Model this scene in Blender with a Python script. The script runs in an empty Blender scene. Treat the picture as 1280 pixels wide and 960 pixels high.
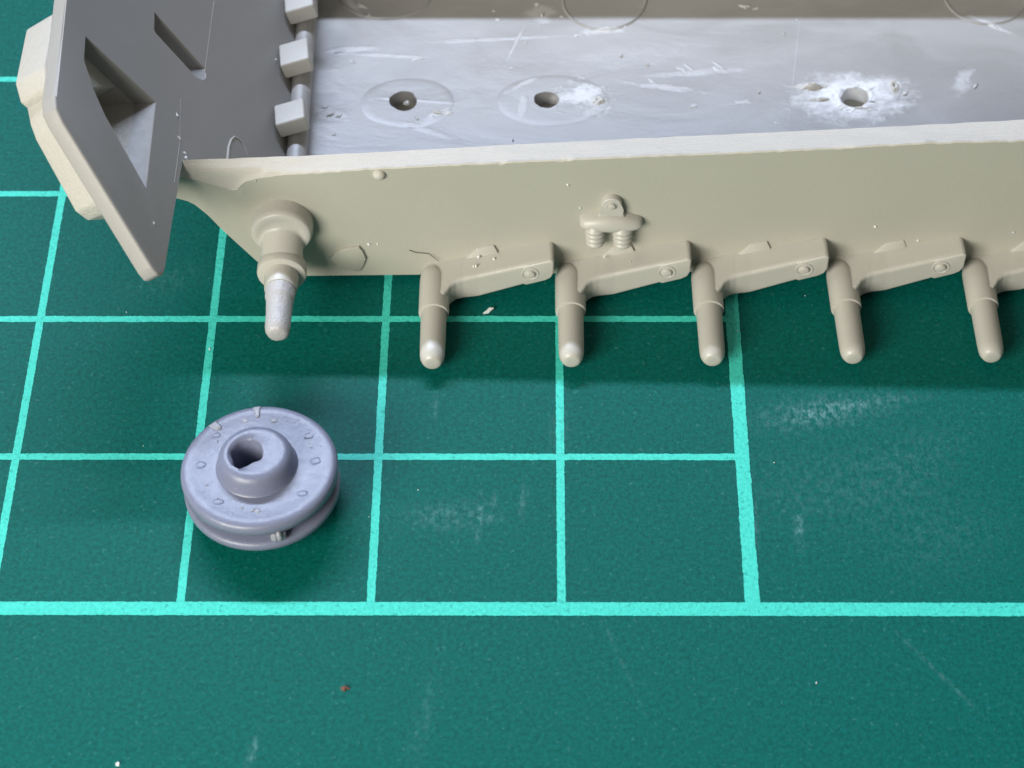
import bpy, bmesh, math, random
from mathutils import Vector, Matrix, noise

R = math.radians
random.seed(7)
scene = bpy.context.scene
COL = scene.collection
scene.unit_settings.scale_length = 0.01          # one unit is one centimetre

# ------------------------------------------------------------------ camera
cam_data = bpy.data.cameras.new('camera')
cam = bpy.data.objects.new('camera', cam_data)
COL.objects.link(cam)
EL, RO, YA = 0.8881912796, -0.0120241520, -0.0158707616
fw = Vector((math.sin(YA) * math.cos(EL), math.cos(YA) * math.cos(EL), -math.sin(EL)))
rt = fw.cross(Vector((0, 0, 1))).normalized()
up = rt.cross(fw)
r2 = rt * math.cos(RO) + up * math.sin(RO)
u2 = up * math.cos(RO) - rt * math.sin(RO)
M = Matrix((r2, u2, -fw)).transposed().to_4x4()
M.translation = Vector((1.86265, -6.769490, 10.194849))
cam.matrix_world = M
cam_data.sensor_width = 36
cam_data.lens = 2911.2 / 1280 * 36
cam_data.clip_start = 0.1
cam_data.clip_end = 500
cam_data.dof.use_dof = True
cam_data.dof.focus_distance = 13.0
cam_data.dof.aperture_fstop = 0.85
scene.camera = cam

# ------------------------------------------------------------------ light
world = bpy.data.worlds.new('World')
scene.world = world
world.use_nodes = True
bg = world.node_tree.nodes['Background']
bg.inputs[0].default_value = (1.0, 0.97, 0.93, 1)
bg.inputs[1].default_value = 0.13


def area(name, loc, target, sx, sy, power, color):
    d = bpy.data.lights.new(name, 'AREA')
    d.shape = 'RECTANGLE'
    d.size, d.size_y = sx, sy
    d.energy = power
    d.color = color
    o = bpy.data.objects.new(name, d)
    COL.objects.link(o)
    o.location = loc
    z = (Vector(loc) - Vector(target)).normalized()
    x = Vector((1, 0, 0))
    x = (x - z * x.dot(z)).normalized()
    y = z.cross(x)
    m = Matrix((x, y, z)).transposed().to_4x4()
    m.translation = Vector(loc)
    o.matrix_world = m
    return o


area('ceiling_tube', (-5.0, 20.5, 24.0), (1.5, 2, 0), 25.0, 0.9, 11600, (0.67, 0.78, 1.0))
area('room_light', (-11.0, -15.0, 11.0), (1.5, 2, 0.5), 13.0, 10.0, 7600, (0.98, 0.96, 0.88))

scene.view_settings.view_transform = 'Standard'
scene.view_settings.look = 'None'
scene.view_settings.exposure = 0.15
scene.view_settings.gamma = 1.0
scene.view_settings.use_curve_mapping = False
scene.render.engine = 'CYCLES'
scene.cycles.use_denoising = True
scene.cycles.max_bounces = 8


# ------------------------------------------------------------------ materials
class NT:
    def __init__(self, name):
        self.m = bpy.data.materials.new(name)
        self.m.use_nodes = True
        self.t = self.m.node_tree
        self.b = self.t.nodes['Principled BSDF']
        self.co = self.t.nodes.new('ShaderNodeTexCoord').outputs['Object']

    def n(self, kind, **kw):
        nd = self.t.nodes.new(kind)
        for k, v in kw.items():
            setattr(nd, k, v)
        return nd

    def l(self, a, b):
        self.t.links.new(a, b)

    def put(self, sock, v):
        if isinstance(v, bpy.types.NodeSocket):
            self.l(v, sock)
        else:
            sock.default_value = v

    def math(self, op, a, b=0.0, c=0.0, clamp=False):
        nd = self.n('ShaderNodeMath', operation=op, use_clamp=clamp)
        self.put(nd.inputs[0], a)
        self.put(nd.inputs[1], b)
        self.put(nd.inputs[2], c)
        return nd.outputs[0]

    def mapping(self, scale=(1, 1, 1), rot=(0, 0, 0), loc=(0, 0, 0), vec=None):
        nd = self.n('ShaderNodeMapping')
        self.l(vec or self.co, nd.inputs[0])
        nd.inputs['Location'].default_value = loc
        nd.inputs['Rotation'].default_value = rot
        nd.inputs['Scale'].default_value = scale
        return nd.outputs[0]

    def noise(self, scale, detail=4, rough=0.6, vec=None, dist=0.0):
        nd = self.n('ShaderNodeTexNoise')
        self.l(vec or self.co, nd.inputs['Vector'])
        nd.inputs['Scale'].default_value = scale
        nd.inputs['Detail'].default_value = detail
        nd.inputs['Roughness'].default_value = rough
        nd.inputs['Distortion'].default_value = dist
        return nd.outputs['Fac']

    def ramp(self, fac, lo, hi):
        nd = self.n('ShaderNodeMapRange')
        nd.interpolation_type = 'SMOOTHSTEP'
        self.l(fac, nd.inputs[0])
        nd.inputs[1].default_value = lo
        nd.inputs[2].default_value = hi
        return nd.outputs[0]

    def mix(self, fac, a, b):
        nd = self.n('ShaderNodeMix', data_type='RGBA')
        self.put(nd.inputs[0], fac)
        self.put(nd.inputs[6], a if isinstance(a, bpy.types.NodeSocket) else (*a, 1))
        self.put(nd.inputs[7], b if isinstance(b, bpy.types.NodeSocket) else (*b, 1))
        return nd.outputs[2]

    def bump(self, h, dist, strength=1.0):
        nd = self.n('ShaderNodeBump')
        nd.inputs['Strength'].default_value = strength
        nd.inputs['Distance'].default_value = dist
        self.l(h, nd.inputs['Height'])
        self.l(nd.outputs[0], self.b.inputs['Normal'])

    def set(self, col=None, rough=None, spec=None, sss=0.0, rad=(1, .8, .6), sscale=0.03):
        if col is not None:
            self.put(self.b.inputs['Base Color'], col if isinstance(col, bpy.types.NodeSocket) else (*col, 1))
        if rough is not None:
            self.put(self.b.inputs['Roughness'], rough)
        if spec is not None:
            self.put(self.b.inputs['Specular IOR Level'], spec)
        if sss:
            self.b.inputs['Subsurface Weight'].default_value = sss
            self.b.inputs['Subsurface Radius'].default_value = rad
            self.b.inputs['Subsurface Scale'].default_value = sscale


def plastic(name, col, light, rough=0.4, scuff=0.5, bump=0.004, sss=0.12, smear=(1, 1, 1), sscale=.03):
    t = NT(name)
    oi = t.n('ShaderNodeObjectInfo')
    va = t.n('ShaderNodeVectorMath', operation='ADD')
    t.l(t.co, va.inputs[0])
    t.l(t.math('MULTIPLY', oi.outputs['Random'], 40.0), va.inputs[1])
    t.co = va.outputs[0]
    v = t.mapping(scale=smear)
    big = t.ramp(t.noise(2.2, 4, .6, v), .35, .7)
    fine = t.noise(26, 5, .65, v)
    sc = t.math('MULTIPLY', t.ramp(t.noise(7, 6, .72, v, 1.2), .60, .76), scuff)
    c = t.mix(t.math('MULTIPLY', big, .3), col, [x * .93 for x in col])
    c = t.mix(sc, c, light)
    t.set(c, t.math('ADD', t.math('MULTIPLY', fine, .22), rough - .11), .5, sss, sscale=sscale)
    h = t.math('ADD', t.math('MULTIPLY', fine, .5), t.math('MULTIPLY', t.noise(95, 3, .6), .25))
    t.bump(h, bump, .6)
    return t.m


BEIGE = (.415, .40, .335)
PALE = (.56, .54, .49)
m_wall = plastic('beige_plastic', BEIGE, PALE, .42, .12, .004)
m_arm = plastic('beige_plastic_arm', (.465, .445, .395), PALE, .38, .10, .004)
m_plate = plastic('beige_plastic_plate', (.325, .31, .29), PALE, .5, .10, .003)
m_rim = plastic('filed_plastic', (.52, .49, .435), (.68, .655, .60), .55, .6, .012, .1, (.35, 6, 6))
m_white = plastic('stress_whitened_plastic', (.80, .79, .78), (.9, .9, .9), .42, .6, .03)
m_flake = plastic('shaved_plastic', (.56, .545, .53), (.75, .74, .73), .45, .6, .02)
m_burr = plastic('torn_plastic', (.60, .57, .52), (.8, .79, .78), .45, .8, .02)
m_slab = plastic('rough_cast_plastic', (.47, .445, .395), PALE, .5, .3, .03)
m_worn = plastic('scraped_axle_plastic', (.40, .385, .38), (.72, .71, .71), .33, .6, .02, .1, (1, 1, 1))
m_wheel = plastic('blue_grey_plastic', (.175, .19, .265), (.31, .31, .39), .36, .35, .006, .55, sscale=.07)
m_wheel_pale = plastic('pale_blue_grey_plastic', (.27, .275, .31), (.55, .55, .55), .4, .5, .01, .3)
m_block = plastic('block_plastic', (.49, .465, .42), PALE, .45, .1, .004)


def ellipse(t, x, y, cx, cy, an, a, b):
    ca, sa = math.cos(R(an)), math.sin(R(an))
    dx, dy = t.math('SUBTRACT', x, cx), t.math('SUBTRACT', y, cy)
    p = t.math('ADD', t.math('MULTIPLY', dx, ca / a), t.math('MULTIPLY', dy, sa / a))
    q = t.math('ADD', t.math('MULTIPLY', dx, -sa / b), t.math('MULTIPLY', dy, ca / b))
    return t.math('SQRT', t.math('ADD', t.math('MULTIPLY', p, p), t.math('MULTIPLY', q, q)))


def make_floor_mat():
    t = NT('floor_plastic')
    sep = t.n('ShaderNodeSeparateXYZ')
    t.l(t.co, sep.inputs[0])
    x, y = sep.outputs[0], sep.outputs[1]
    v = t.mapping(scale=(.8, 1.6, 1), rot=(0, 0, R(4)))
    sm = t.noise(1.7, 5, .55, v, .6)
    streak = t.noise(3.0, 6, .7, t.mapping(scale=(.5, 5, 1), rot=(0, 0, R(-6))), .8)
    fine = t.noise(40, 4, .6)
    warp = t.noise(7, 5, .65, t.mapping(scale=(1, 1.5, 1)))
    c = t.mix(t.ramp(sm, .38, .66), (.325, .31, .295), (.375, .36, .345))
    c = t.mix(t.math('MULTIPLY', t.ramp(streak, .56, .78), .10), c, (.50, .49, .48))
    # plastic whitened by the drill and the knife: centre, angle, half axes, strength, warp
    tot = None
    for cx, cy, an, a, b, k, w in ((3.225, 1.345, 2, .36, .21, 1.25, .75), (3.03, 1.44, 12, .13, .06, .7, 1.0), (3.45, 1.40, 70, .12, .05, .8, 1.2),
                                   (1.56, 1.37, 10, .17, .13, .95, 1.5), (1.66, 1.26, 20, .10, .06, .5, 1.5), (1.20, 1.30, 84, .11, .03, .45, 1.3), (1.22, 1.50, 35, .13, .02, .5, 1.0),
                                   (.69, 1.24, 32, .11, .03, .75, 1.0), (.53, 1.35, -6, .28, .016, .35, .8), (.60, 1.10, -25, .16, .025, .35, 1.0),
                                   (.13, 1.82, 4, .20, .025, .6, 1.0), (.35, 1.76, -4, .22, .02, .5, 1.0), (.03, 1.24, -20, .12, .05, .55, 1.5), (.10, 2.25, -60, .16, .03, .5, 1.0),
                                   (1.16, 1.86, 70, .16, .012, .4, .7), (2.08, 1.45, -12, .22, .03, .5, 1.4), (2.50, 1.29, 2, .10, .008, .7, .6), (2.24, 1.62, -50, .06, .010, .6, .6),
                                   (2.43, 1.63, -50, .06, .010, .6, .6), (2.3, 1.58, 4, .30, .03, .35, 1.0), (1.72, 1.97, 8, .14, .03, .7, 1.3), (4.18, 1.98, -35, .16, .02, .6, 1.0),
                                   (3.93, 1.46, 60, .12, .05, .5, 1.6), (3.95, 1.07, 5, .16, .03, .4, 1.4), (1.0, 1.9, 3, .5, .02, .2, 1.0), (1.32, 2.14, 40, .1, .08, .4, 1.4),
                                   (2.9, 1.6, 81, .6, .008, .12, .5), (1.9, 1.75, 10, .5, .10, .10, 1.2)):
        d = t.math('ADD', ellipse(t, x, y, cx, cy, an, a, b), t.math('MULTIPLY', t.math('SUBTRACT', warp, .5), w * 2.2))
        g = t.n('ShaderNodeMapRange')
        g.interpolation_type = 'SMOOTHSTEP'
        t.l(d, g.inputs[0])
        for i, val in ((1, 1.2), (2, .30), (3, 0.0), (4, k)):
            g.inputs[i].default_value = val * (.72 if i == 4 and k < .9 else 1)
        tot = g.outputs[0] if tot is None else t.math('MAXIMUM', tot, g.outputs[0])
    torn = t.noise(16, 6, .7, t.mapping(scale=(1, 2.2, 1)))
    tot = t.math('MULTIPLY', tot, t.math('ADD', .55, t.math('MULTIPLY', torn, .7)), clamp=True)
    c = t.mix(tot, c, (.86, .85, .85))
    t.set(c, t.math('ADD', t.math('MULTIPLY', sm, .36), .16), .5, .1)
    h = t.math('ADD', t.math('MULTIPLY', sm, .9), t.math('MULTIPLY', fine, .12))
    h = t.math('ADD', h, t.math('MULTIPLY', tot, t.math('MULTIPLY', torn, 2.4)))
    t.bump(h, .012, .45)
    return t.m


m_floor = make_floor_mat()


def make_mat_mat():
    t = NT('mat_vinyl')
    sep = t.n('ShaderNodeSeparateXYZ')
    t.l(t.co, sep.inputs[0])
    x, y = sep.outputs[0], sep.outputs[1]
    grain = t.noise(42, 3, .6)
    grain2 = t.noise(15, 4, .6)
    pits = t.ramp(t.noise(38, 3, .55), .60, .70)
    c = t.mix(t.ramp(grain, .3, .7), (.001, .076, .061), (.002, .116, .095))
    c = t.mix(t.math('MULTIPLY', t.ramp(grain2, .35, .7), .35), c, (.004, .112, .096))
    c = t.mix(t.math('MULTIPLY', pits, .42), c, (.001, .040, .032))
    specks = t.ramp(t.noise(34, 3, .6, t.mapping(loc=(3.1, 7.7, 0))), .60, .72)
    c = t.mix(t.math('MULTIPLY', specks, .22), c, (.10, .30, .28))
    # rubbed patches: centre, angle, half length, half width, strength
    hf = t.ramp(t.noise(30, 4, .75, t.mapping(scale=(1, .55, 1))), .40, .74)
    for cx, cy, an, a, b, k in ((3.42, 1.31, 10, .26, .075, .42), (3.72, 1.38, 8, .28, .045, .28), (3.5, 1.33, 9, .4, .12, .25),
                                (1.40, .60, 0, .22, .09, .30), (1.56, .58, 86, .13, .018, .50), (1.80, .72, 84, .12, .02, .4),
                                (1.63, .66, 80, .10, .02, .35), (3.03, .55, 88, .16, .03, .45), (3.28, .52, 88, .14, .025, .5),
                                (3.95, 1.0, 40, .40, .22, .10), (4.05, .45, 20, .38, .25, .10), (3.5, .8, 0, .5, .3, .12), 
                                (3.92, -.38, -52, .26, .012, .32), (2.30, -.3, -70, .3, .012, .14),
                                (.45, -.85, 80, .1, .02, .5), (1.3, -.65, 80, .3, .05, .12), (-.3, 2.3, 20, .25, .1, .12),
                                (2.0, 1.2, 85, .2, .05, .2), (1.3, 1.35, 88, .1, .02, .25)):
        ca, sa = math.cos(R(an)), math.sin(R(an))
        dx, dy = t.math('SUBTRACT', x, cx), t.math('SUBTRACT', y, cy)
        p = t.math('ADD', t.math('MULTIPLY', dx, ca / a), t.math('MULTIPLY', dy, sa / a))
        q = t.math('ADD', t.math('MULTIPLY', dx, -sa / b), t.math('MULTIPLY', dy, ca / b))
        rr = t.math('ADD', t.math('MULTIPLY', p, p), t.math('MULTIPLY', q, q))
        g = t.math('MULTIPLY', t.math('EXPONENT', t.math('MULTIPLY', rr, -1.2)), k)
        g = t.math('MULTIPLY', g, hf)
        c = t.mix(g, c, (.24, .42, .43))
    t.set(c, t.math('ADD', t.math('MULTIPLY', grain2, .12), .38), .06)
    h = t.math('ADD', t.math('MULTIPLY', t.noise(60, 3, .6), .8), t.math('MULTIPLY', t.noise(120, 2, .5), .35))
    t.bump(h, .006, .34)
    return t.m


def make_line_mat():
    t = NT('turquoise_print')
    grain = t.noise(42, 3, .6)
    wear = t.ramp(t.noise(34, 3, .6, t.mapping(loc=(1.3, 2.2, 0))),   .57, .68)
    c = t.mix(t.ramp(grain, .3, .7), (.045, .50, .40), (.060, .60, .485))
    c = t.mix(t.math('MULTIPLY', wear, .55), c, (.012, .25, .19))
    t.set(c, .5, .14)
    t.bump(t.noise(60, 3, .6), .006, .5)
    return t.m


m_mat, m_line = make_mat_mat(), make_line_mat()


def flat_mat(name, col, rough=.6):
    t = NT(name)
    f = t.noise(50, 3, .6)
    t.set(t.mix(f, [c * .75 for c in col], col), rough, .3)
    return t.m


m_hair = flat_mat('dark_fibre', (.06, .055, .045))
m_rust = flat_mat('rusty_speck', (.13, .07, .05))


# ------------------------------------------------------------------ mesh helpers
def link(name, me, mat, parent=None, angle=35):
    me.name = name
    me.materials.clear()
    me.materials.append(mat)
    me.shade_smooth()
    me.set_sharp_from_angle(angle=R(angle))
    o = bpy.data.objects.new(name, me)
    COL.objects.link(o)
    if parent:
        o.parent = parent
    return o


def build(name, bm, mat, parent=None, angle=35, recalc=True):
    if recalc:
        bmesh.ops.recalc_face_normals(bm, faces=bm.faces)
    me = bpy.data.meshes.new(name)
    bm.to_mesh(me)
    bm.free()
    return link(name, me, mat, parent, angle)


def baked(bm, mods):
    """mesh of bm after the modifiers listed as (type, {settings})"""
    bmesh.ops.recalc_face_normals(bm, faces=bm.faces)
    me = bpy.data.meshes.new('tmp')
    bm.to_mesh(me)
    bm.free()
    o = bpy.data.objects.new('tmp', me)
    COL.objects.link(o)
    extra = []
    for kind, st in mods:
        md = o.modifiers.new('m', kind)
        for k, v in st.items():
            if k == 'cutter':
                cm = bpy.data.meshes.new('cut')
                bmesh.ops.recalc_face_normals(v, faces=v.faces)
                v.to_mesh(cm)
                v.free()
                c = bpy.data.objects.new('cut', cm)
                COL.objects.link(c)
                extra.append(c)
                md.object = c
            else:
                setattr(md, k, v)
    dg = bpy.context.evaluated_depsgraph_get()
    out = bpy.data.meshes.new_from_object(o.evaluated_get(dg))
    for c in extra + [o]:
        bpy.data.objects.remove(c)
    return out


def prism(bm, outline, a, b, f):
    """closed prism: outline in 2-D, a and b the two depths, f(p, q, d) -> 3-D"""
    n = len(outline)
    v0 = [bm.verts.new(f(p, q, a)) for p, q in outline]
    v1 = [bm.verts.new(f(p, q, b)) for p, q in outline]
    bm.faces.new(v0[::-1])
    bm.faces.new(v1)
    for i in range(n):
        bm.faces.new((v0[i], v0[(i + 1) % n], v1[(i + 1) % n], v1[i]))


def lathe(bm, prof, seg, f, wob=None, caps=True):
    """prof: list of (radius, height); f(x, y, h) -> 3-D"""
    rings = []
    for r, h in prof:
        if r < 1e-6:
            rings.append([bm.verts.new(f(0, 0, h))])
            continue
        ring = []
        for i in range(seg):
            t = 2 * math.pi * i / seg
            k = wob(t, r, h) if wob else 1
            ring.append(bm.verts.new(f(r * k * math.cos(t), r * k * math.sin(t), h)))
        rings.append(ring)
    for a, b in zip(rings, rings[1:]):
        if len(a) == 1 and len(b) == 1:
            continue
        for i in range(seg):
            j = (i + 1) % seg
            if len(a) == 1:
                bm.faces.new((a[0], b[j], b[i]))
            elif len(b) == 1:
                bm.faces.new((a[i], a[j], b[0]))
            else:
                bm.faces.new((a[i], a[j], b[j], b[i]))
    if caps:
        if len(rings[0]) > 1:
            bm.faces.new(rings[0][::-1])
        if len(rings[-1]) > 1:
            bm.faces.new(rings[-1])


def tube(bm, pts, rad, seg=8):
    rings = []
    for i, p in enumerate(pts):
        p = Vector(p)
        d = (Vector(pts[min(i + 1, len(pts) - 1)]) - Vector(pts[max(i - 1, 0)])).normalized()
        a = d.orthogonal().normalized() if not rings else (la - d * la.dot(d)).normalized()
        la = a
        b = d.cross(a)
        r = rad(i / (len(pts) - 1)) if callable(rad) else rad
        rings.append([bm.verts.new(p + (a * math.cos(2 * math.pi * k / seg) + b * math.sin(2 * math.pi * k / seg)) * r) for k in range(seg)])
    for a, b in zip(rings, rings[1:]):
        for i in range(seg):
            bm.faces.new((a[i], a[(i + 1) % seg], b[(i + 1) % seg], b[i]))
    bm.faces.new(rings[0][::-1])
    bm.faces.new(rings[-1])


def box(bm, c, s, rot=None):
    m = Matrix.Translation(c) @ (rot or Matrix()) @ Matrix.Diagonal((*s, 1))
    bmesh.ops.create_cube(bm, size=1, matrix=m)


def bevelled(bm, w, seg=3):
    bmesh.ops.bevel(bm, geom=bm.edges[:], offset=w, segments=seg, profile=.6, affect='EDGES', clamp_overlap=True)
    return bm


def flake(bm, c, size, h, nrm=Vector((0, 0, 1)), k=7, stretch=1.0, ang=0.0):
    """small irregular chip of plastic lying on a surface"""
    q = nrm.to_track_quat('Z', 'Y')
    top, bot = [], []
    for i in range(k):
        t = 2 * math.pi * i / k
        r = size * random.uniform(.35, 1.25)
        px, py = r * math.cos(t) * stretch, r * math.sin(t)
        x, y = px * math.cos(ang) - py * math.sin(ang), px * math.sin(ang) + py * math.cos(ang)
        bot.append(bm.verts.new(Vector(c) + q @ Vector((x, y, -.002))))
        top.append(bm.verts.new(Vector(c) + q @ Vector((x * .7, y * .7, h * random.uniform(.4, 1.2)))))
    ctr = bm.verts.new(Vector(c) + q @ Vector((0, 0, h * random.uniform(.7, 1.4))))
    for i in range(k):
        j = (i + 1) % k
        bm.faces.new((bot[i], bot[j], top[j], top[i]))
        bm.faces.new((top[i], top[j], ctr))
    bm.faces.new(bot[::-1])


def tag(o, label=None, cat=None, group=None, kind=None):
    for k, v in (('label', label), ('category', cat), ('group', group), ('kind', kind)):
        if v:
            o[k] = v
    return o


def empty(name, loc=(0, 0, 0), rz=0.0):
    o = bpy.data.objects.new(name, None)
    COL.objects.link(o)
    o.location = loc
    o.rotation_euler = (0, 0, rz)
    o.empty_display_size = .2
    return o


# ------------------------------------------------------------------ cutting mat
bm = bmesh.new()
box(bm, (4, 4, -.15), (26, 18, .3))
mat = build('cutting_mat', bm, m_mat)
tag(mat, 'green self-healing cutting mat printed with turquoise grid lines', 'cutting mat')


def grid_line(x0, y0, x1, y1, w, z):
    L = math.hypot(x1 - x0, y1 - y0)
    n = int(L / .010)
    dx, dy = (x1 - x0) / L, (y1 - y0) / L
    bm = bmesh.new()
    rows = []
    sd = random.uniform(0, 90)
    for i in range(n + 1):
        t = L * i / n
        e = [0.0022 * noise.noise((t * 14, sd + k * 9, 0)) + .0035 * noise.noise((t * 62, sd + k * 9, 5)) for k in (0, 1)]
        px, py = x0 + dx * t, y0 + dy * t
        rows.append((bm.verts.new((px - dy * (w / 2 + e[0]), py + dx * (w / 2 + e[0]), z)),
                     bm.verts.new((px + dy * (w / 2 + e[1]), py - dx * (w / 2 + e[1]), z))))
    for a, b in zip(rows, rows[1:]):
        bm.faces.new((a[0], a[1], b[1], b[0]))
    return build('grid_line', bm, m_line, mat, recalc=False)


THIN, THICK = .044, .078
grid_line(-8, 0, 14, 0, THICK + .006, .0030)
grid_line(3, 0, 3, 11, THICK, .0024)
for k in range(1, 8):
    grid_line(-8, k, 3, k, THIN, .0018)
for k in range(-3, 3):
    grid_line(k, 0, k, 9, THIN, .0012)

# ------------------------------------------------------------------ hull
HA = R(.8)
hull = empty('tank_hull', (.605, 2.292, 0), HA)
tag(hull, 'beige plastic scale model tank hull, open on top, with axle arms along its side', 'model hull')
HINV = (Matrix.Translation((.605, 2.292, 0)) @ Matrix.Rotation(HA, 4, 'Z')).inverted()
HLEN, HWID = 6.6, 2.66


def lerp_table(tab, x):
    if x <= tab[0][0]:
        return tab[0][1]
    for (a, p), (b, q) in zip(tab, tab[1:]):
        if x <= b:
            return p + (q - p) * (x - a) / (b - a)
    return tab[-1][1]


T_BOT = [(-.85, .722), (-.753, .712), (-.70, .69), (-.663, .662), (-.597, .573), (-.526, .446), (-.359, .185), (-.315, .115), (-.28, .072), (-.24, .05), (9, .05)]
T_OUT = [(-.72, .90), (-.691, .885), (-.60, .855), (-.50, .81), (-.445, .783), (-.41, .79), (-.366, .845), (-.30, .868), (-.252, .884), (-.10, .902), (.013, .910), (.508, .943),
         (1.062, .972), (1.394, .989), (1.923, 1.013), (2.276, 1.026), (2.715, 1.047), (3.414, 1.090), (3.939, 1.10), (8, 1.2)]
T_MID = [(-.72, .915), (-.60, .91), (-.25, .912), (.013, .918), (.508, .946), (1.062, .974), (1.394, .991), (1.923, 1.015), (2.276, 1.028), (2.715, 1.049), (3.414, 1.092), (3.939, 1.102), (8, 1.2)]
T_INV = [(-.72, .050), (-.02, .094), (.5, .111), (1.13, .133), (2.02, .151), (3, .155), (8, .155)]
T_INZ = [(-.72, .965), (-.02, .945), (.5, .957), (1.13, .976), (2.02, 1.005), (3, 1.05), (3.96, 1.105), (8, 1.2)]

us = []
u = -.77
while u < HLEN:
    us.append(u)
    u += .018 if u < 4.4 else .2
bw, br = bmesh.new(), bmesh.new()
wcols, rcols = [], []
for u in us:
    zb, zo, zm, vi, zi = (lerp_table(t, u) for t in (T_BOT, T_OUT, T_MID, T_INV, T_INZ))
    jag = .006 * noise.noise((u * 11, 3, 0)) + .003 * noise.noise((u * 45, 7, 0))
    for c0, w0, h0 in ((1.07, .012, .014), (1.40, .02, .012), (1.44, .012, .010), (2.6, .01, .01), (2.95, .05, .006), (.05, .02, .008)):
        jag -= h0 * math.exp(-((u - c0) / w0) ** 2)
    zo = min(zo, zm - .003) + jag
    lip = -.007 - .004 * noise.noise((u * 20, 11, 0))           # the filed edge curls outwards a little
    vi += .004 * noise.noise((u * 8, 21, 0))
    # wall columns: outer face then inner face
    row = [bw.verts.new((u, 0, zb + (zo - zb) * k / 6)) for k in range(7)]
    row += [bw.verts.new((u, vi, zi - .004)), bw.verts.new((u, vi, zb))]
    wcols.append(row)
    steep = zm - zo > .03
    pr = [(0.002, zo - .010), (lip, zo - .002), (lip + .006, zo + .006)]
    if steep:
        pr += [(.010, zo + (zm - zo) * .5), (.014, zm - .012)]
    else:
        pr += [(.004, zo + (zm - zo) * .7 + .002), (.009, zm)]
    for k in range(1, 6):
        f = k / 5
        nz = .004 * noise.noise((u * 5, f * 7, 31)) + .002 * noise.noise((u * 4, f * 26, 3))
        pr.append((.009 + (vi - .009) * f, zm + (zi - zm) * f + (nz if k < 5 else .001)))
    pr.append((vi + .001, zi - .012))
    rcols.append([br.verts.new((u, v, z)) for v, z in pr])
for cols, b, closed in ((wcols, bw, True), (rcols, br, True)):
    for a, c in zip(cols, cols[1:]):
        n = len(a)
        for i in range(n if closed else n - 1):
            b.faces.new((a[i], a[(i + 1) % n], c[(i + 1) % n], c[i]))
    b.faces.new(cols[0][::-1])
    b.faces.new(cols[-1])
wall = build('side_wall', bw, m_wall, hull, 30)
rim = build('rim', br, m_rim, wall, 40)

# far wall and stern wall (outside the frame, they shade the floor)
bm = bmesh.new()
prism(bm, [(-.75, .71), (-.28, .06), (HLEN, .06), (HLEN, 1.12), (-.75, .96)], HWID, HWID + .12, lambda p, q, d: (p, d, q))
build('side_wall', bm, m_wall, hull)
bm = bmesh.new()
box(bm, (HLEN + .06, HWID / 2, .6), (.1, HWID, 1.05))
build('stern_wall', bm, m_wall, hull)

# floor with drilled holes
HOLES = [(.461, 1.345, .083, 1.0), (1.344, 1.340, .078, .9), (3.243, 1.335, .088, 1.0)]
bm = bmesh.new()
box(bm, ((HLEN - .16) / 2, HWID / 2 + .05, .10), (HLEN + .16, HWID - .08, .10))
cut = bmesh.new()
for hx, hy, hr, sq in HOLES:
    sd = hx * 10
    lathe(cut, [(hr, -.1), (hr, .3)], 28, lambda x, y, h: (hx + x, hy + y * sq, h),
          lambda t, r, h: 1 + (.24 if sd > 30 else .10) * noise.noise((math.cos(t) * 1.6 + sd, math.sin(t) * 1.6, sd)))
me = baked(bm, [('BOOLEAN', {'operation': 'DIFFERENCE', 'solver': 'EXACT', 'cutter': cut})])
floor = link('floor_plate', me, m_floor, hull, 30)
ZF = .15
bm = bmesh.new()
box(bm, ((HLEN - .16) / 2, HWID / 2 + .05, .045), (HLEN + .14, HWID - .10, .010))
build('bottom_skin', bm, m_wall, hull)


def disc_mark(cx, cy, rx, ry, h, sd, ring=.0):
    bm = bmesh.new()
    lathe(bm, [(1.03, -.002), (1.0, h), (.975, h + ring), (.94, h), (.5, h), (0, h)] if ring else [(1.10, -.002), (1.02, h * .45), (.93, h * .9), (.84, h), (.5, h), (0, h)], 56,
          lambda x, y, z: (cx + rx * x, cy + ry * y, ZF + z),
          lambda t, r, z: 1 + .035 * noise.noise((math.cos(t) * 1.5 + sd, math.sin(t) * 1.5, sd)))
    return bm


def patch(cx, cy, rin, rx, ry, h, sd, a0=0.0, a1=2 * math.pi):
    """torn, whitened plastic round a drilled hole"""
    bm = bmesh.new()
    na, nr = 72, 12
    full = a1 - a0 > 6.2
    cols = []
    for i in range(na + (0 if full else 1)):
        t = a0 + (a1 - a0) * i / na
        c, s = math.cos(t), math.sin(t)
        k = 1 + .30 * noise.noise((c * 2.2 + sd, s * 2.2, 1)) + .22 * noise.noise((c * 7 + sd, s * 7, 2))
        col = []
        for j in range(nr + 1):
            f = j / nr
            x = c * (rin + (rx * k - rin) * f)
            y = s * (rin + (ry * k - rin) * f)
            e = math.sin(math.pi * min(1, f * 1.1 + .12)) if f < .9 else 0
            z = h * max(0, e) * (.55 + .9 * noise.noise((x * 14 + sd, y * 22, 4)) + .5 * noise.noise((x * 40 + sd, y * 50, 9)))
            col.append(bm.verts.new((cx + x, cy + y, ZF + .0025 + max(z, 0) if 0 < j < nr else ZF + (.004 if j == 0 else -.001))))
        cols.append(col)
    prs = list(zip(cols, cols[1:])) + ([(cols[-1], cols[0])] if full else [])
    for a, b in prs:
        for j in range(nr):
            bm.faces.new((a[j], a[j + 1], b[j + 1], b[j]))
    return bm


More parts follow.
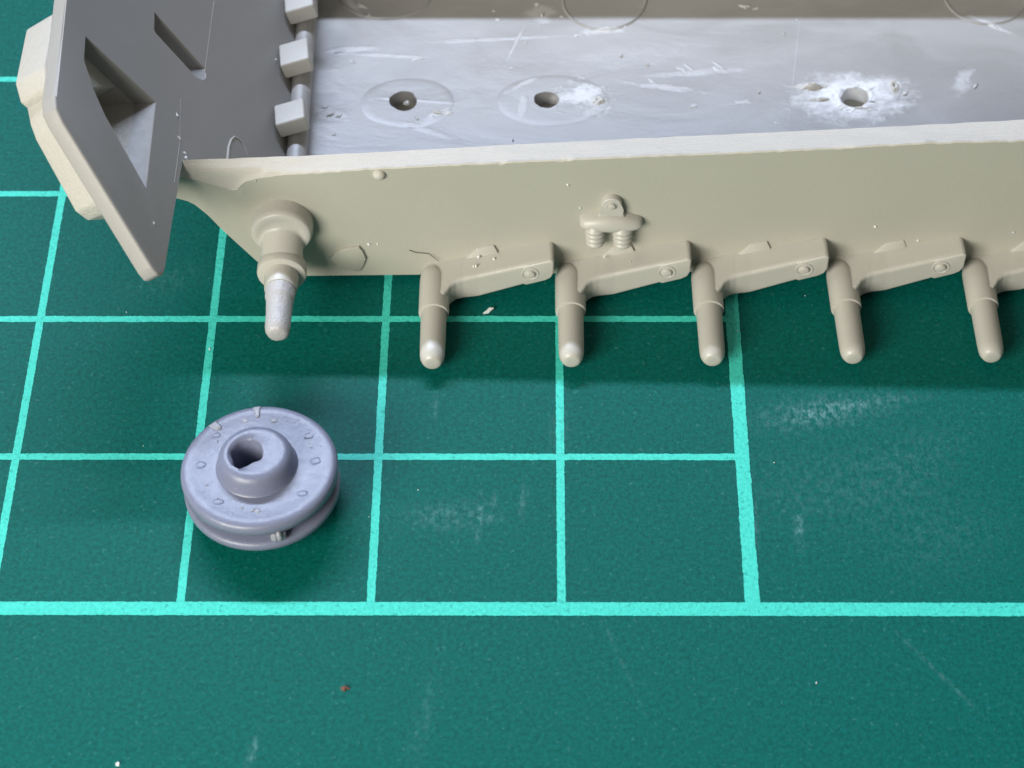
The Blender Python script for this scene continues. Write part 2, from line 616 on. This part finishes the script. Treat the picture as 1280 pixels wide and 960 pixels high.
for cx, cy, rx, ry, h, ring in ((.49, 1.33, .275, .21, .0035, 0), (1.385, 1.335, .325, .215, .004, 0)):
    bm = disc_mark(cx, cy, rx, ry, h, cx * 7)
    cut = bmesh.new()
    for hx, hy, hr, sq in HOLES:
        lathe(cut, [(hr * 1.02, -.1), (hr * 1.02, .3)], 28, lambda x, y, h: (hx + x, hy + y * sq, h),
              lambda t, r, h: 1 + .10 * noise.noise((math.cos(t) * 1.6 + hx * 10, math.sin(t) * 1.6, hx * 10)))
    me = baked(bm, [('BOOLEAN', {'operation': 'DIFFERENCE', 'solver': 'EXACT', 'cutter': cut})])
    link('ejector_disc', me, m_floor, hull, 80)
for cx, cy, rx, ry in ((1.73, 2.24, .27, .27), (4.17, 2.24, .26, .26), (.33, 2.33, .30, .24)):
    bm = disc_mark(cx, cy, rx, ry, .004, cx * 3, .007)
    build('ejector_disc', bm, m_floor, hull, 30)

for hx, hy, rin, rx, ry, h, sd, a0, a1 in ((3.243, 1.335, .090, .150, .125, .012, 3.3, -.4, 1.5), (3.243, 1.335, .090, .17, .12, .010, 5.3, 2.3, 5.4)):
    build('torn_edge', patch(hx, hy, rin, rx, ry, h, sd, a0, a1), m_floor, hull, 70, False)
for cx, cy, rx, ry, h, sd in ((2.985, 1.435, .10, .030, .030, 6.4), (3.50, 1.43, .03, .07, .025, 2.2), (1.66, 1.33, .06, .05, .020, 8.1), (.70, 1.24, .07, .022, .014, 5.1), (3.03, 1.32, .07, .018, .012, 1.1)):
    build('plastic_burr', patch(cx, cy, .004, rx, ry, h, sd), m_burr, hull, 70, False)

# shavings and burrs stuck to the floor
bm = bmesh.new()
for x, y, s, h, st, an in ((.02, 1.24, .05, .03, 1.6, .2), (.07, 1.22, .035, .03, 1.2, 1), (-.02, 1.30, .03, .02, 2, .3), (.05, 1.06, .02, .02, 2, 0),
                           (-.13, 1.08, .03, .03, 1.6, -.8), (.48, 1.33, .035, .05, 1.0, .5), (.13, 1.70, .035, .02, 2.2, .3), (.05, 1.80, .05, .015, 2.2, .1),
                           (.30, 1.72, .03, .012, 5, -.05), (.55, 1.72, .04, .012, 2, .2), (.18, 2.22, .05, .03, 1.7, -.5), (.22, 2.12, .04, .03, 2.2, 1.2),
                           (1.05, 2.08, .03, .02, 1.6, .2), (1.02, 2.16, .025, .02, 1, 0), (1.30, 2.22, .025, .03, 1.5, .4), (1.33, 2.12, .03, .03, 1.2, .4),
                           (1.45, 2.10, .022, .02, 1.2, 0), (1.22, 1.86, .02, .012, 2, .2), (1.13, 1.63, .03, .012, 3, .1), (1.55, 1.92, .035, .015, 2.2, .4),
                           (2.62, 2.18, .05, .03, 1.6, -.3), (2.70, 2.16, .03, .03, 2, .1), (2.0, 1.50, .035, .01, 2.4, -.4), (2.05, 1.95, .015, .01, 1, 0),
                           (2.2, 1.60, .05, .008, 2.2, -.6), (2.42, 1.60, .05, .008, 2.2, -.6), (2.55, 1.30, .06, .006, 3, .05), (2.25, 1.28, .04, .02, 2, .4), (3.53, 1.45, .05, .03, 1.8, 1.9),
                           (3.56, 1.36, .035, .03, 1.5, 1.2), (4.0, 1.42, .04, .03, 1.5, 1.1), (3.94, 1.47, .025, .02, 2, 1.6), (3.88, 1.07, .05, .02, 2, .1),
                           (4.18, 1.98, .05, .015, 2.6, -.6), (2.95, 2.05, .02, .01, 1, 0), (.62, 1.29, .05, .012, 2.6, -.5), (1.70, 1.45, .03, .012, 3, .3),
                           (1.86, 2.0, .02, .012, 3, .8), (.9, 1.9, .02, .01, 3, 0), (2.75, 1.12, .03, .006, 3, 0), (1.62, 2.04, .03, .012, 3, .5)):
    flake(bm, (x, y, ZF), s * .55, h * .3, stretch=min(st, 2.2), ang=an, k=9)
for k in range(7):
    flake(bm, (random.uniform(0, 4.6), random.uniform(.9, 2.4), ZF), random.uniform(.006, .014), .012, stretch=random.uniform(1, 2.2), ang=random.uniform(0, 3), k=5)
sh = build('plastic_shavings', bm, m_flake, hull, 50)
tag(sh, kind='stuff')

# ------------------------------------------------------------------ nose plate
TH = R(55)
PN = Vector((math.sin(TH), 0, math.cos(TH)))
PU = Vector((-math.cos(TH), 0, math.sin(TH)))
PO = Vector((.45, 0, .18))


def onplate(s, y, d=0.0):            # d is depth behind the inner face
    return HINV @ (PO + PU * s + Vector((0, y, 0)) - PN * d)


outline = [(.965, 2.345), (.966, 1.52), (.975, 1.47), (1.018, 1.437), (1.07, 1.452), (1.83, 1.915), (1.885, 1.965), (1.905, 2.04), (1.945, 2.75), (2.02, 4.2), (2.02, 5.1),
           (-.06, 5.1), (-.06, 2.345)]
pocket1 = [(1.775, 2.612), (1.207, 2.580), (1.186, 1.935), (1.55, 2.19), (1.66, 2.30), (1.757, 2.44)]
pocket2 = [(1.318, 3.222), (1.30, 3.09), (1.284, 3.075), (.935, 3.020), (.875, 3.045), (.853, 3.085), (.872, 3.145)]
DR = Vector((-1, 0, -.05)).normalized()


def pocket_cut(pts, depth, shrink, grow=.0):
    bm = bmesh.new()
    cs = sum(p[0] for p in pts) / len(pts)
    cy = sum(p[1] for p in pts) / len(pts)
    Rm = HINV.to_3x3()
    rings = []
    for d, k in ((-.05, 1.0 + shrink * .12), (0.0, 1.0), (.006, .985), (depth, 1.0 - shrink)):
        rings.append([bm.verts.new(onplate(cs + (s - cs) * k, cy + (y - cy) * k) + Rm @ (DR * d)) for s, y in pts])
    n = len(pts)
    for a, b in zip(rings, rings[1:]):
        for i in range(n):
            bm.faces.new((a[i], a[(i + 1) % n], b[(i + 1) % n], b[i]))
    bm.faces.new(rings[0][::-1])
    bm.faces.new(rings[-1])
    return bm


bm = bmesh.new()
prism(bm, outline, 0, .10, onplate)
edges = [e for e in bm.edges if e.calc_length() < .2 or True]
bmesh.ops.bevel(bm, geom=edges, offset=.014, segments=3, profile=.5, affect='EDGES', clamp_overlap=True)
me = baked(bm, [('BOOLEAN', {'operation': 'DIFFERENCE', 'solver': 'EXACT', 'cutter': pocket_cut(pocket1, .60, .06)}),
                ('BOOLEAN', {'operation': 'DIFFERENCE', 'solver': 'EXACT', 'cutter': pocket_cut(pocket2, .105, .30)})])
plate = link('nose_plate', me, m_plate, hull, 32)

# raised blocks on the outer face of the nose plate
slab_b = [(1.775, 2.12), (1.72, 2.05), (1.371, 1.795), (1.28, 1.80), (1.10, 1.95), (1.10, 2.75), (1.86, 2.75), (1.86, 2.3)]
bm = bmesh.new()
c0 = (1.45, 2.3)
lo = [bm.verts.new(onplate(c0[0] + (s - c0[0]) * 1.05, c0[1] + (y - c0[1]) * 1.05, .098)) for s, y in slab_b]
hi = [bm.verts.new(onplate(s, y, .325)) for s, y in slab_b]
bm.faces.new(lo[::-1])
bm.faces.new(hi)
for i in range(len(lo)):
    j = (i + 1) % len(lo)
    bm.faces.new((lo[i], lo[j], hi[j], hi[i]))
bmesh.ops.bevel(bm, geom=bm.edges[:], offset=.015, segments=3, profile=.5, affect='EDGES', clamp_overlap=True)
me = baked(bm, [('BOOLEAN', {'operation': 'DIFFERENCE', 'solver': 'EXACT', 'cutter': pocket_cut(pocket1, .36, .04)})])
link('raised_block', me, m_slab, plate, 32)
slab_a = [(1.93, 2.30), (1.93, 2.72), (1.80, 2.90), (1.2, 2.95), (1.2, 2.80), (1.80, 2.20), (1.87, 2.20)]
bm = bmesh.new()
prism(bm, slab_a, .099, .32, onplate)
bmesh.ops.bevel(bm, geom=bm.edges[:], offset=.018, segments=3, profile=.5, affect='EDGES', clamp_overlap=True)
build('raised_block', bm, m_slab, plate, 32)

# half-round mould mark and a faint seam on the inner face
bm = bmesh.new()
pts = [(.612, 2.60), (.612, 2.72), (.600, 2.785), (.575, 2.83), (.540, 2.845), (.505, 2.84), (.475, 2.815), (.455, 2.78)]
tube(bm, [onplate(s, y, -.001) for s, y in pts], lambda f: .010 * (1 - .75 * f), 6)
build('mould_mark', bm, m_rim, plate)
bm = bmesh.new()
tube(bm, [onplate(.872, 3.12 + .08 * i, .0005) for i in range(14)], .0016, 5)
tube(bm, [onplate(1.03 - .006 * i, 2.76 - .05 * i, .0005) for i in range(8)], .0014, 5)
tube(bm, [onplate(.99, 2.44 - .05 * i, .0005) for i in range(7)], .0022, 5)
build('mould_seam', bm, m_rim, plate)
bm = bmesh.new()
nrm = HINV.to_3x3() @ PN
for s, y in ((1.04, 2.62), (.94, 2.40), (.93, 2.37), (1.1, 1.75), (.30, 3.72), (1.0, 2.47)):
    flake(bm, onplate(s, y), .011, .008, nrm, 5, random.uniform(1, 2.4), random.uniform(0, 3))
tag(build('plastic_shavings', bm, m_white, hull, 50), kind='stuff')

# hinge rod and blocks where the nose plate meets the floor
bm = bmesh.new()
lathe(bm, [(.062, .04), (.062, 2.62)], 20, lambda x, y, h: (-.155 + x, h, .285 + y))
rod = build('hinge_rod', bm, m_floor, hull)
for v, ln in ((.955, .185), (1.475, .205), (2.00, .30)):
    bm = bmesh.new()
    box(bm, (0, 0, 0), (.185, ln, .11))
    bevelled(bm, .016)
    o = build('hinge_block', bm, m_block, hull)
    o.location = (-.185, v, .40)
    o.rotation_euler = (R(-4), R(-14), R(7))
# ------------------------------------------------------------------ suspension arms
# local frame of an arm: x along the hull from the axle, y inwards, z up; origin on the wall below the axle
AX_Z = .097


def arm_body():
    bm = bmesh.new()
    secs = []
    for ur, wf in ((-.03, .27), (.055, .262), (.078, .235), (.098, .205), (.125, .182), (.165, .168), (.25, .158), (.40, .150), (.55, .142), (.672, .136)):
        zw, zb = .150 + .255 * ur, max(.03, -.052 + .335 * ur)
        k = max(0.0, 1 - max(0.0, ur) / .24)
        zt = zw + .022 * k
        secs.append([bm.verts.new((ur, .03, zb)), bm.verts.new((ur, -wf + .006, zb)), bm.verts.new((ur, -wf, zb + .010)), bm.verts.new((ur, -wf, zt - .022)), bm.verts.new((ur, -wf + .004, zt - .010)),
                     bm.verts.new((ur, -wf + .016, zt - .002)), bm.verts.new((ur, .03, zw + .004))])
    for a, b in zip(secs, secs[1:]):
        for i in range(7):
            bm.faces.new((a[i], a[(i + 1) % 7], b[(i + 1) % 7], b[i]))
    bm.faces.new(secs[0][::-1])
    bm.faces.new(secs[-1])
    lathe(bm, [(.058, -.05), (.064, .0), (.076, .03), (.083, .06), (.0865, .10), (.0870, .30)], 32, lambda x, y, h: (x, -h, AX_Z - .014 * max(0, 1 - h / .12) + y))
    return baked(bm, [('REMESH', {'mode': 'VOXEL', 'voxel_size': .0065}), ('SMOOTH', {'factor': .5, 'iterations': 3})])


me_arm = arm_body()


def mk(fn):
    bm = bmesh.new()
    fn(bm)
    bmesh.ops.recalc_face_normals(bm, faces=bm.faces)
    me = bpy.data.meshes.new('part')
    bm.to_mesh(me)
    bm.free()
    return me


me_boss = mk(lambda b: lathe(b, [(.0640, .0), (.0765, .03), (.0836, .06), (.0872, .10), (.0874, .20), (.0876, .335), (.0860, .345), (.06, .347)], 40, lambda x, y, h: (x, -h, AX_Z - .014 * max(0, 1 - h / .12) + y)))
me_peg = mk(lambda b: lathe(b, [(.0735, .30), (.0735, .40), (.0725, .60), (.0712, .655), (.0670, .684), (.058, .704), (.048, .717), (.040, .721), (.022, .7225), (0, .723)], 36,
                            lambda x, y, h: (x, -h, AX_Z + y)))


def padf(b):
    pts = []
    f = lambda ur, up_: (.150 + .255 * ur + .002) if up_ else (-.052 + .335 * ur - .010)
    pts = [(.505, f(.505, 0) + .02), (.53, f(.53, 0) - .002), (.640, f(.64, 0)), (.672, f(.67, 0) + .012), (.688, f(.69, 0) + .045), (.690, f(.69, 1) - .016), (.672, f(.672, 1)), (.50, f(.50, 1) - .012), (.492, (f(.5, 0) + f(.5, 1)) / 2)]
    prism(b, pts, .02, -.144, lambda p, q, d: (p, d, q))
    bmesh.ops.bevel(b, geom=b.edges[:], offset=.017, segments=3, profile=.5, affect='EDGES', clamp_overlap=True)


me_pad = mk(padf)
me_bolt = mk(lambda b: lathe(b, [(.052, -.01), (.052, .0), (.049, .005), (.044, .005), (.038, -.003), (.031, -.003), (.029, .010), (.024, .016), (.012, .019), (0, .0195)], 28,
                             lambda x, y, h: (.553 + x, -.144 - h, .216 + y)))


def wedgef(b):
    prism(b, [(.175, .16), (.185, .200), (.25, .281), (.345, .307), (.366, .255), (.366, .20)], .02, -.014, lambda p, q, d: (p, d, q))
    bmesh.ops.bevel(b, geom=b.edges[:], offset=.005, segments=2, profile=.5, affect='EDGES', clamp_overlap=True)


me_wedge = mk(wedgef)

arm_notes = ['foremost axle arm, nearest the nose plate', None, None, None, None, None]
for i in range(6):
    x = .675 + .785 * i
    a = link('suspension_arm', me_arm, m_arm, hull, 50)
    a.location = (x + random.uniform(-.006, .006), 0, random.uniform(-.004, .004))
    a.rotation_euler = (R(random.uniform(-.5, .5)), R(random.uniform(-.5, .5)), R(random.uniform(-.8, .8)))
    for nm, me in (('axle_boss', me_boss), ('axle_peg', me_peg), ('pivot_pad', me_pad), ('pivot_bolt', me_bolt), ('stop_lug', me_wedge)):
        link(nm, me, m_arm, a, 32)

# ------------------------------------------------------------------ spring bump stop on the wall
bm = bmesh.new()
pts = [(-.085, .525), (-.078, .565), (-.065, .595), (-.059, .62)]
for k in range(13):
    t = math.pi - math.pi * k / 12
    pts.append((.058 * math.cos(t), .655 + .058 * math.sin(t)))
pts += [(.059, .62), (.065, .595), (.078, .565), (.085, .525)]
prism(bm, pts, .02, -.042, lambda p, q, d: (p, d, q))
bmesh.ops.bevel(bm, geom=[e for e in bm.edges if all(abs(v.co.y + .042) < 1e-5 for v in e.verts)], offset=.009, segments=3, profile=.5, affect='EDGES')
lug = build('bump_stop', bm, m_arm, hull, 40)
lug.location = (1.687, 0, 0)
bm = bmesh.new()
lathe(bm, [(.030, .0), (.029, .004), (.025, .004), (.0225, .002), (.021, .012), (.012, .016), (0, .017)], 24, lambda x, y, h: (x, -.042 - h, .658 + y))
build('bolt', bm, m_arm, lug)
bm = bmesh.new()
secs = []
N = 28
for k in range(N + 1):
    f = k / N * 2 - 1
    uu = .178 * f
    e = max(0.0, 1 - abs(f) ** 6) ** .35
    zt = .575 - .038 * f * f - .008 * f
    zb = .478 + .006 * abs(f) - .003 * f
    w = (.092 - .020 * f * f) * (.55 + .45 * e)
    row = []
    for (wy, zz) in ((-.02, zb), (w * .80, zb), (w * .97, zb + .010), (w, zb + .025), (w * .97, (zb + zt) / 2), (w * .78, zt - .012), (w * .45, zt), (-.02, zt)):
        zc = (zb + zt) / 2
        row.append(bm.verts.new((uu, -wy, zc + (zz - zc) * (.7 + .3 * e))))
    secs.append(row)
for a, b in zip(secs, secs[1:]):
    for i in range(8):
        bm.faces.new((a[i], a[(i + 1) % 8], b[(i + 1) % 8], b[i]))
bm.faces.new(secs[0][::-1])
bm.faces.new(secs[-1])
build('spring_cap', bm, m_arm, lug, 50)
for du, tl in ((-.092, 0), (.064, .012)):
    bm = bmesh.new()
    prof = [(.040, .515)]
    for k in range(4):
        z0 = .500 - .037 * k
        r = .060 - .002 * k
        for j in range(7):
            t = math.pi * j / 6
            prof.append((r - .013 + .013 * math.sin(t), z0 - .037 * j / 6))
    prof += [(.03, .346), (0, .342)]
    lathe(bm, prof, 32, lambda x, y, h: (du + x + .10 * (.5 - h) * (.3), -.048 + y, h - .10 * y - tl * .8))
    build('spring', bm, m_arm, lug, 60)

# rivet, moulded scale, idler mount
bm = bmesh.new()
lathe(bm, [(.038, -.004), (.036, .006), (.030, .018), (.018, .027), (0, .031)], 24, lambda x, y, h: (.389 + x, -h, .888 + y))
build('rivet', bm, m_rim, hull)
bm = bmesh.new()
pts = [(.070, .205), (.100, .252), (.137, .283), (.19, .300), (.243, .310), (.262, .270), (.278, .212), (.262, .155), (.236, .102), (.185, .108), (.140, .121)]
prism(bm, pts, .01, -.018, lambda p, q, d: (p, d, q))
bmesh.ops.bevel(bm, geom=bm.edges[:], offset=.004, segments=2, profile=.5, affect='EDGES', clamp_overlap=True)
build('wall_scale', bm, m_wall, hull)

bm = bmesh.new()
IX = -.182
lathe(bm, [(.185, -.05), (.180, .0), (.176, .085), (.165, .108), (.14, .112), (.11, .105)], 48, lambda x, y, h: (IX + x, -h, .515 + y))
# stub that drops towards the axle
secs = []
for k in range(9):
    f = k / 8
    w = .05 + .20 * f
    zc = .505 - .135 * (f ** .8)
    r = .124 - .004 * math.sin(math.pi * f)
    secs.append([bm.verts.new((IX + r * math.cos(2 * math.pi * i / 36), -w, zc + r * math.sin(2 * math.pi * i / 36))) for i in range(36)])
for a, b in zip(secs, secs[1:]):
    for i in range(36):
        bm.faces.new((a[i], a[(i + 1) % 36], b[(i + 1) % 36], b[i]))
bm.faces.new(secs[0][::-1])
bm.faces.new(secs[-1])
me = baked(bm, [('REMESH', {'mode': 'VOXEL', 'voxel_size': .0075}), ('SMOOTH', {'factor': .5, 'iterations': 4})])
idler = link('idler_mount', me, m_arm, hull, 60)
IZ = .365
bm = bmesh.new()
lathe(bm, [(.120, .16), (.134, .195), (.140, .215), (.141, .262), (.136, .275), (.126, .279), (.08, .280)], 44, lambda x, y, h: (IX + x, -h, IZ + y))
build('axle_collar', bm, m_arm, idler, 40)
bm = bmesh.new()
lathe(bm, [(.101, .25), (.098, .31), (.092, .385)], 36, lambda x, y, h: (IX + x, -h, IZ + y))
build('axle_neck', bm, m_arm, idler, 40)
bm = bmesh.new()
lathe(bm, [(.086, .36), (.0885, .375), (.087, .39), (.084, .425), (.0825, .445), (.0810, .458), (.0755, .466), (.0725, .58), (.0705, .665), (.066, .698), (.055, .716), (.042, .723), (0, .725)], 40,
      lambda x, y, h: (IX + x, -h, IZ + y), lambda t, r, h: 1 + (.05 * noise.noise((math.cos(t) * 2, math.sin(t) * 2, h * 14)) if h > .4 else 0))
build('axle_peg', bm, m_worn, idler, 45)['label'] = 'scraped silvery grey axle peg'

# ------------------------------------------------------------------ road wheel
WC = (.386, .758)
wheel = empty('road_wheel', (*WC, 0), R(10))
wheel.rotation_euler = (R(-1.0), R(-1.5), 0)
wheel.location = (.397, .697, .104)
tag(wheel, 'blue-grey plastic double road wheel lying flat on the mat, hub upwards', 'model wheel')
idf = lambda x, y, h: (x, y, h)
wb = lambda t, r, h: 1 + .006 * noise.noise((math.cos(t) * 1.5, math.sin(t) * 1.5, 2)) * (r > .3)
bm = bmesh.new()
lathe(bm, [(.20, .136), (.385, .136), (.408, .140), (.419, .150), (.4205, .180), (.417, .197), (.408, .209), (.394, .215), (.375, .2165), (.352, .215), (.33, .211), (.25, .2085), (.19, .2085)], 96, idf, wb, False)
build('wheel_disc', bm, m_wheel, wheel, 50)
bm = bmesh.new()
lathe(bm, [(.30, .0), (.385, .0), (.408, .006), (.420, .022), (.421, .050), (.414, .062), (.395, .070), (.20, .072)], 96, idf, wb, False)
build('wheel_disc', bm, m_wheel, wheel, 50)
bm = bmesh.new()
lathe(bm, [(.29, .065), (.29, .140)], 64, idf, None, False)
build('wheel_core', bm, m_wheel, wheel, 50)
bm = bmesh.new()
lathe(bm, [(.13, -.104), (.165, -.100), (.18, -.085), (.20, -.02), (.215, .004)], 64, idf, None, False)
build('rear_hub', bm, m_wheel, wheel, 50)


def hub_hole(t, r, h):
    if h > .05 and r > .1 and r > .10001 and not (.0949 < r < .1051):
        return 1
    d = 1 + .12 * noise.noise((math.cos(t) * 1.4, math.sin(t) * 1.4, 6))
    d += .22 * math.exp(-((t - 4.15) / .30) ** 2) - .20 * math.exp(-((t - 5.2) / .45) ** 2)
    return d


bm = bmesh.new()
prof = [(.235, .202), (.220, .2085), (.212, .217), (.208, .235), (.203, .265), (.194, .292), (.180, .312), (.164, .321), (.148, .3235), (.122, .322), (.0930, .315), (.0865, .298), (.0840, .24), (.0820, -.09)]
seg = 72
rings = []
for r, h in prof:
    ring = []
    for i in range(seg):
        t = 2 * math.pi * i / seg
        k = hub_hole(t, .1, .1) if r < .11 else 1 + .008 * noise.noise((math.cos(t) * 2, math.sin(t) * 2, h * 9))
        ox = -.040 if r < .12 else (-.022 if r < .13 else 0)
        ring.append(bm.verts.new((ox + r * k * math.cos(t), r * k * math.sin(t), h + (.003 * noise.noise((math.cos(t) * .9, math.sin(t) * .9, r * 1.5)) if h > .31 else 0))))
    rings.append(ring)
for a, b in zip(rings, rings[1:]):
    for i in range(seg):
        bm.faces.new((a[i], a[(i + 1) % seg], b[(i + 1) % seg], b[i]))
bm.faces.new(rings[-1])
hub = build('hub', bm, m_wheel, wheel, 55, False)
hub.location = (-.010, .004, 0)
# rivets, some with a torn burr
for k, (ang, rr, s) in enumerate(((80, .315, .9), (38, .325, 1.1), (5, .30, 1.2), (-38, .31, 1.0), (-88, .30, .8), (-130, .31, 1.0), (178, .315, 1.2), (140, .33, .9), (108, .33, .8))):
    bm = bmesh.new()
    a = R(ang)
    cx, cy = rr * math.cos(a), rr * math.sin(a)
    lathe(bm, [(.038 * s, .2055), (.030 * s, .2085), (.022 * s, .2125), (.012 * s, .2135), (0, .2130)], 16,
          lambda x, y, h: (cx + x * (1.15 if k % 2 else .9) + (h - .2) * .3, cy + y * .8, h), lambda t, r, h: 1 + .25 * noise.noise((math.cos(t) + k * 3, math.sin(t), k)))
    build('rivet', bm, m_wheel if k % 4 else m_wheel_pale, wheel, 80)
for ang, rr, sx, sy, z in ((96, .372, .032, .08, .2165), (133, .372, .042, .065, .2165)):
    bm = bmesh.new()
    box(bm, (0, 0, 0), (sy, sx, .022))
    bevelled(bm, .0105, 3)
    for v in bm.verts:
        v.co += Vector((noise.noise(v.co * 30) * .012, noise.noise(v.co * 30 + Vector((5, 0, 0))) * .012, 0))
    o = build('gate_stub', bm, m_wheel_pale, wheel, 50)
    o.location = (rr * math.cos(R(ang)), rr * math.sin(R(ang)), z - .006)
    o.rotation_euler = (0, 0, R(ang))
bm = bmesh.new()
for ang, z, rr in ((-72, .118, .030), (-69, .108, .020), (-76, .112, .024)):
    a = R(ang)
    bmesh.ops.create_icosphere(bm, subdivisions=2, radius=rr, matrix=Matrix.Translation((.412 * math.cos(a), .412 * math.sin(a), z)) @ Matrix.Diagonal((.8, .8, 1.5, 1)))
for v in bm.verts:
    v.co += Vector((noise.noise(v.co * 40), noise.noise(v.co * 40 + Vector((9, 0, 0))), noise.noise(v.co * 40 + Vector((0, 9, 0))))) * .012
build('gate_stub', bm, m_wheel_pale, wheel, 50)
bm = bmesh.new()
for k in range(12):
    a, rr = random.uniform(0, 6.28), random.uniform(.26, .37)
    flake(bm, (rr * math.cos(a), rr * math.sin(a), .2105), random.uniform(.005, .011), .006, Vector((0, 0, 1)), 5, random.uniform(1, 2.2), random.uniform(0, 3))
tag(build('plastic_burrs', bm, m_wheel_pale, wheel, 50), kind='stuff')

# ------------------------------------------------------------------ loose bits
bm = bmesh.new()
prism(bm, [(-.030, -.018), (.003, -.012), (.032, .016), (.008, .022)], 0, .012, lambda p, q, d: (p, q, d + .004 + max(0, p) * .25))
o = build('plastic_chip', bm, m_white, None, 30)
o.location = (1.59, 2.05, .002)
tag(o, 'tiny white plastic chip on the grid line between first and second axle pegs', 'chip')
bm = bmesh.new()
flake(bm, (0, 0, 0), .026, .012, k=9)
o = build('rusty_speck', bm, m_rust, None, 50)
o.location = (.895, -.482, .002)
tag(o, 'tiny reddish brown speck on the plain green margin of the mat', 'speck')
bm = bmesh.new()
flake(bm, (0, 0, 0), .018, .010, k=8, stretch=.7)
o = build('plastic_crumb', bm, m_white, None, 50)
o.location = (-.22, -.925, .002)
tag(o, 'white plastic crumb on the green mat at its lower left', 'crumb')
bm = bmesh.new()
tube(bm, [HINV.inverted() @ Vector(p) for p in ((.53, -.006, .268), (.57, -.010, .250), (.61, -.010, .246), (.64, -.008, .240), (.66, -.012, .222), (.70, -.02, .185))], .0018, 6)
o = build('lint_fibre', bm, m_hair, None, 60)
tag(o, 'thin dark hair stuck to the hull side above the foremost arm', 'hair')
bm = bmesh.new()
for k in range(9):
    x, y = random.uniform(-1.6, 5.0), random.uniform(-1.0, 2.25)
    s = random.choice((.003, .004, .004, .005, .007))
    flake(bm, (x, y, .004), s, s * .8, k=5, stretch=random.uniform(.8, 2), ang=random.uniform(0, 3))
tag(build('dust_specks', bm, m_white, None, 60), 'fine pale dust specks scattered over the green mat', 'dust', kind='stuff')
bm = bmesh.new()
for u, w, z in ((.93, .03, .232), (.90, .09, .22), (.915, .092, .222), (1.02, .06, .245), (1.655, .045, .235), (1.80, .13, .29), (.30, 0, .32), (.35, 0, .315), (1.44, 0, .79), (1.51, 0, .60), (2.0, .02, .24), (3.46, 0, .30), (4.0, 0, .36), (3.2, 0, .42), (-.3, 0, .85)):
    flake(bm, (u, -w - .001, z), .009, .008, Vector((0, -1, .5)), 6)
tag(build('dust_specks', bm, m_white, hull, 60), kind='stuff')
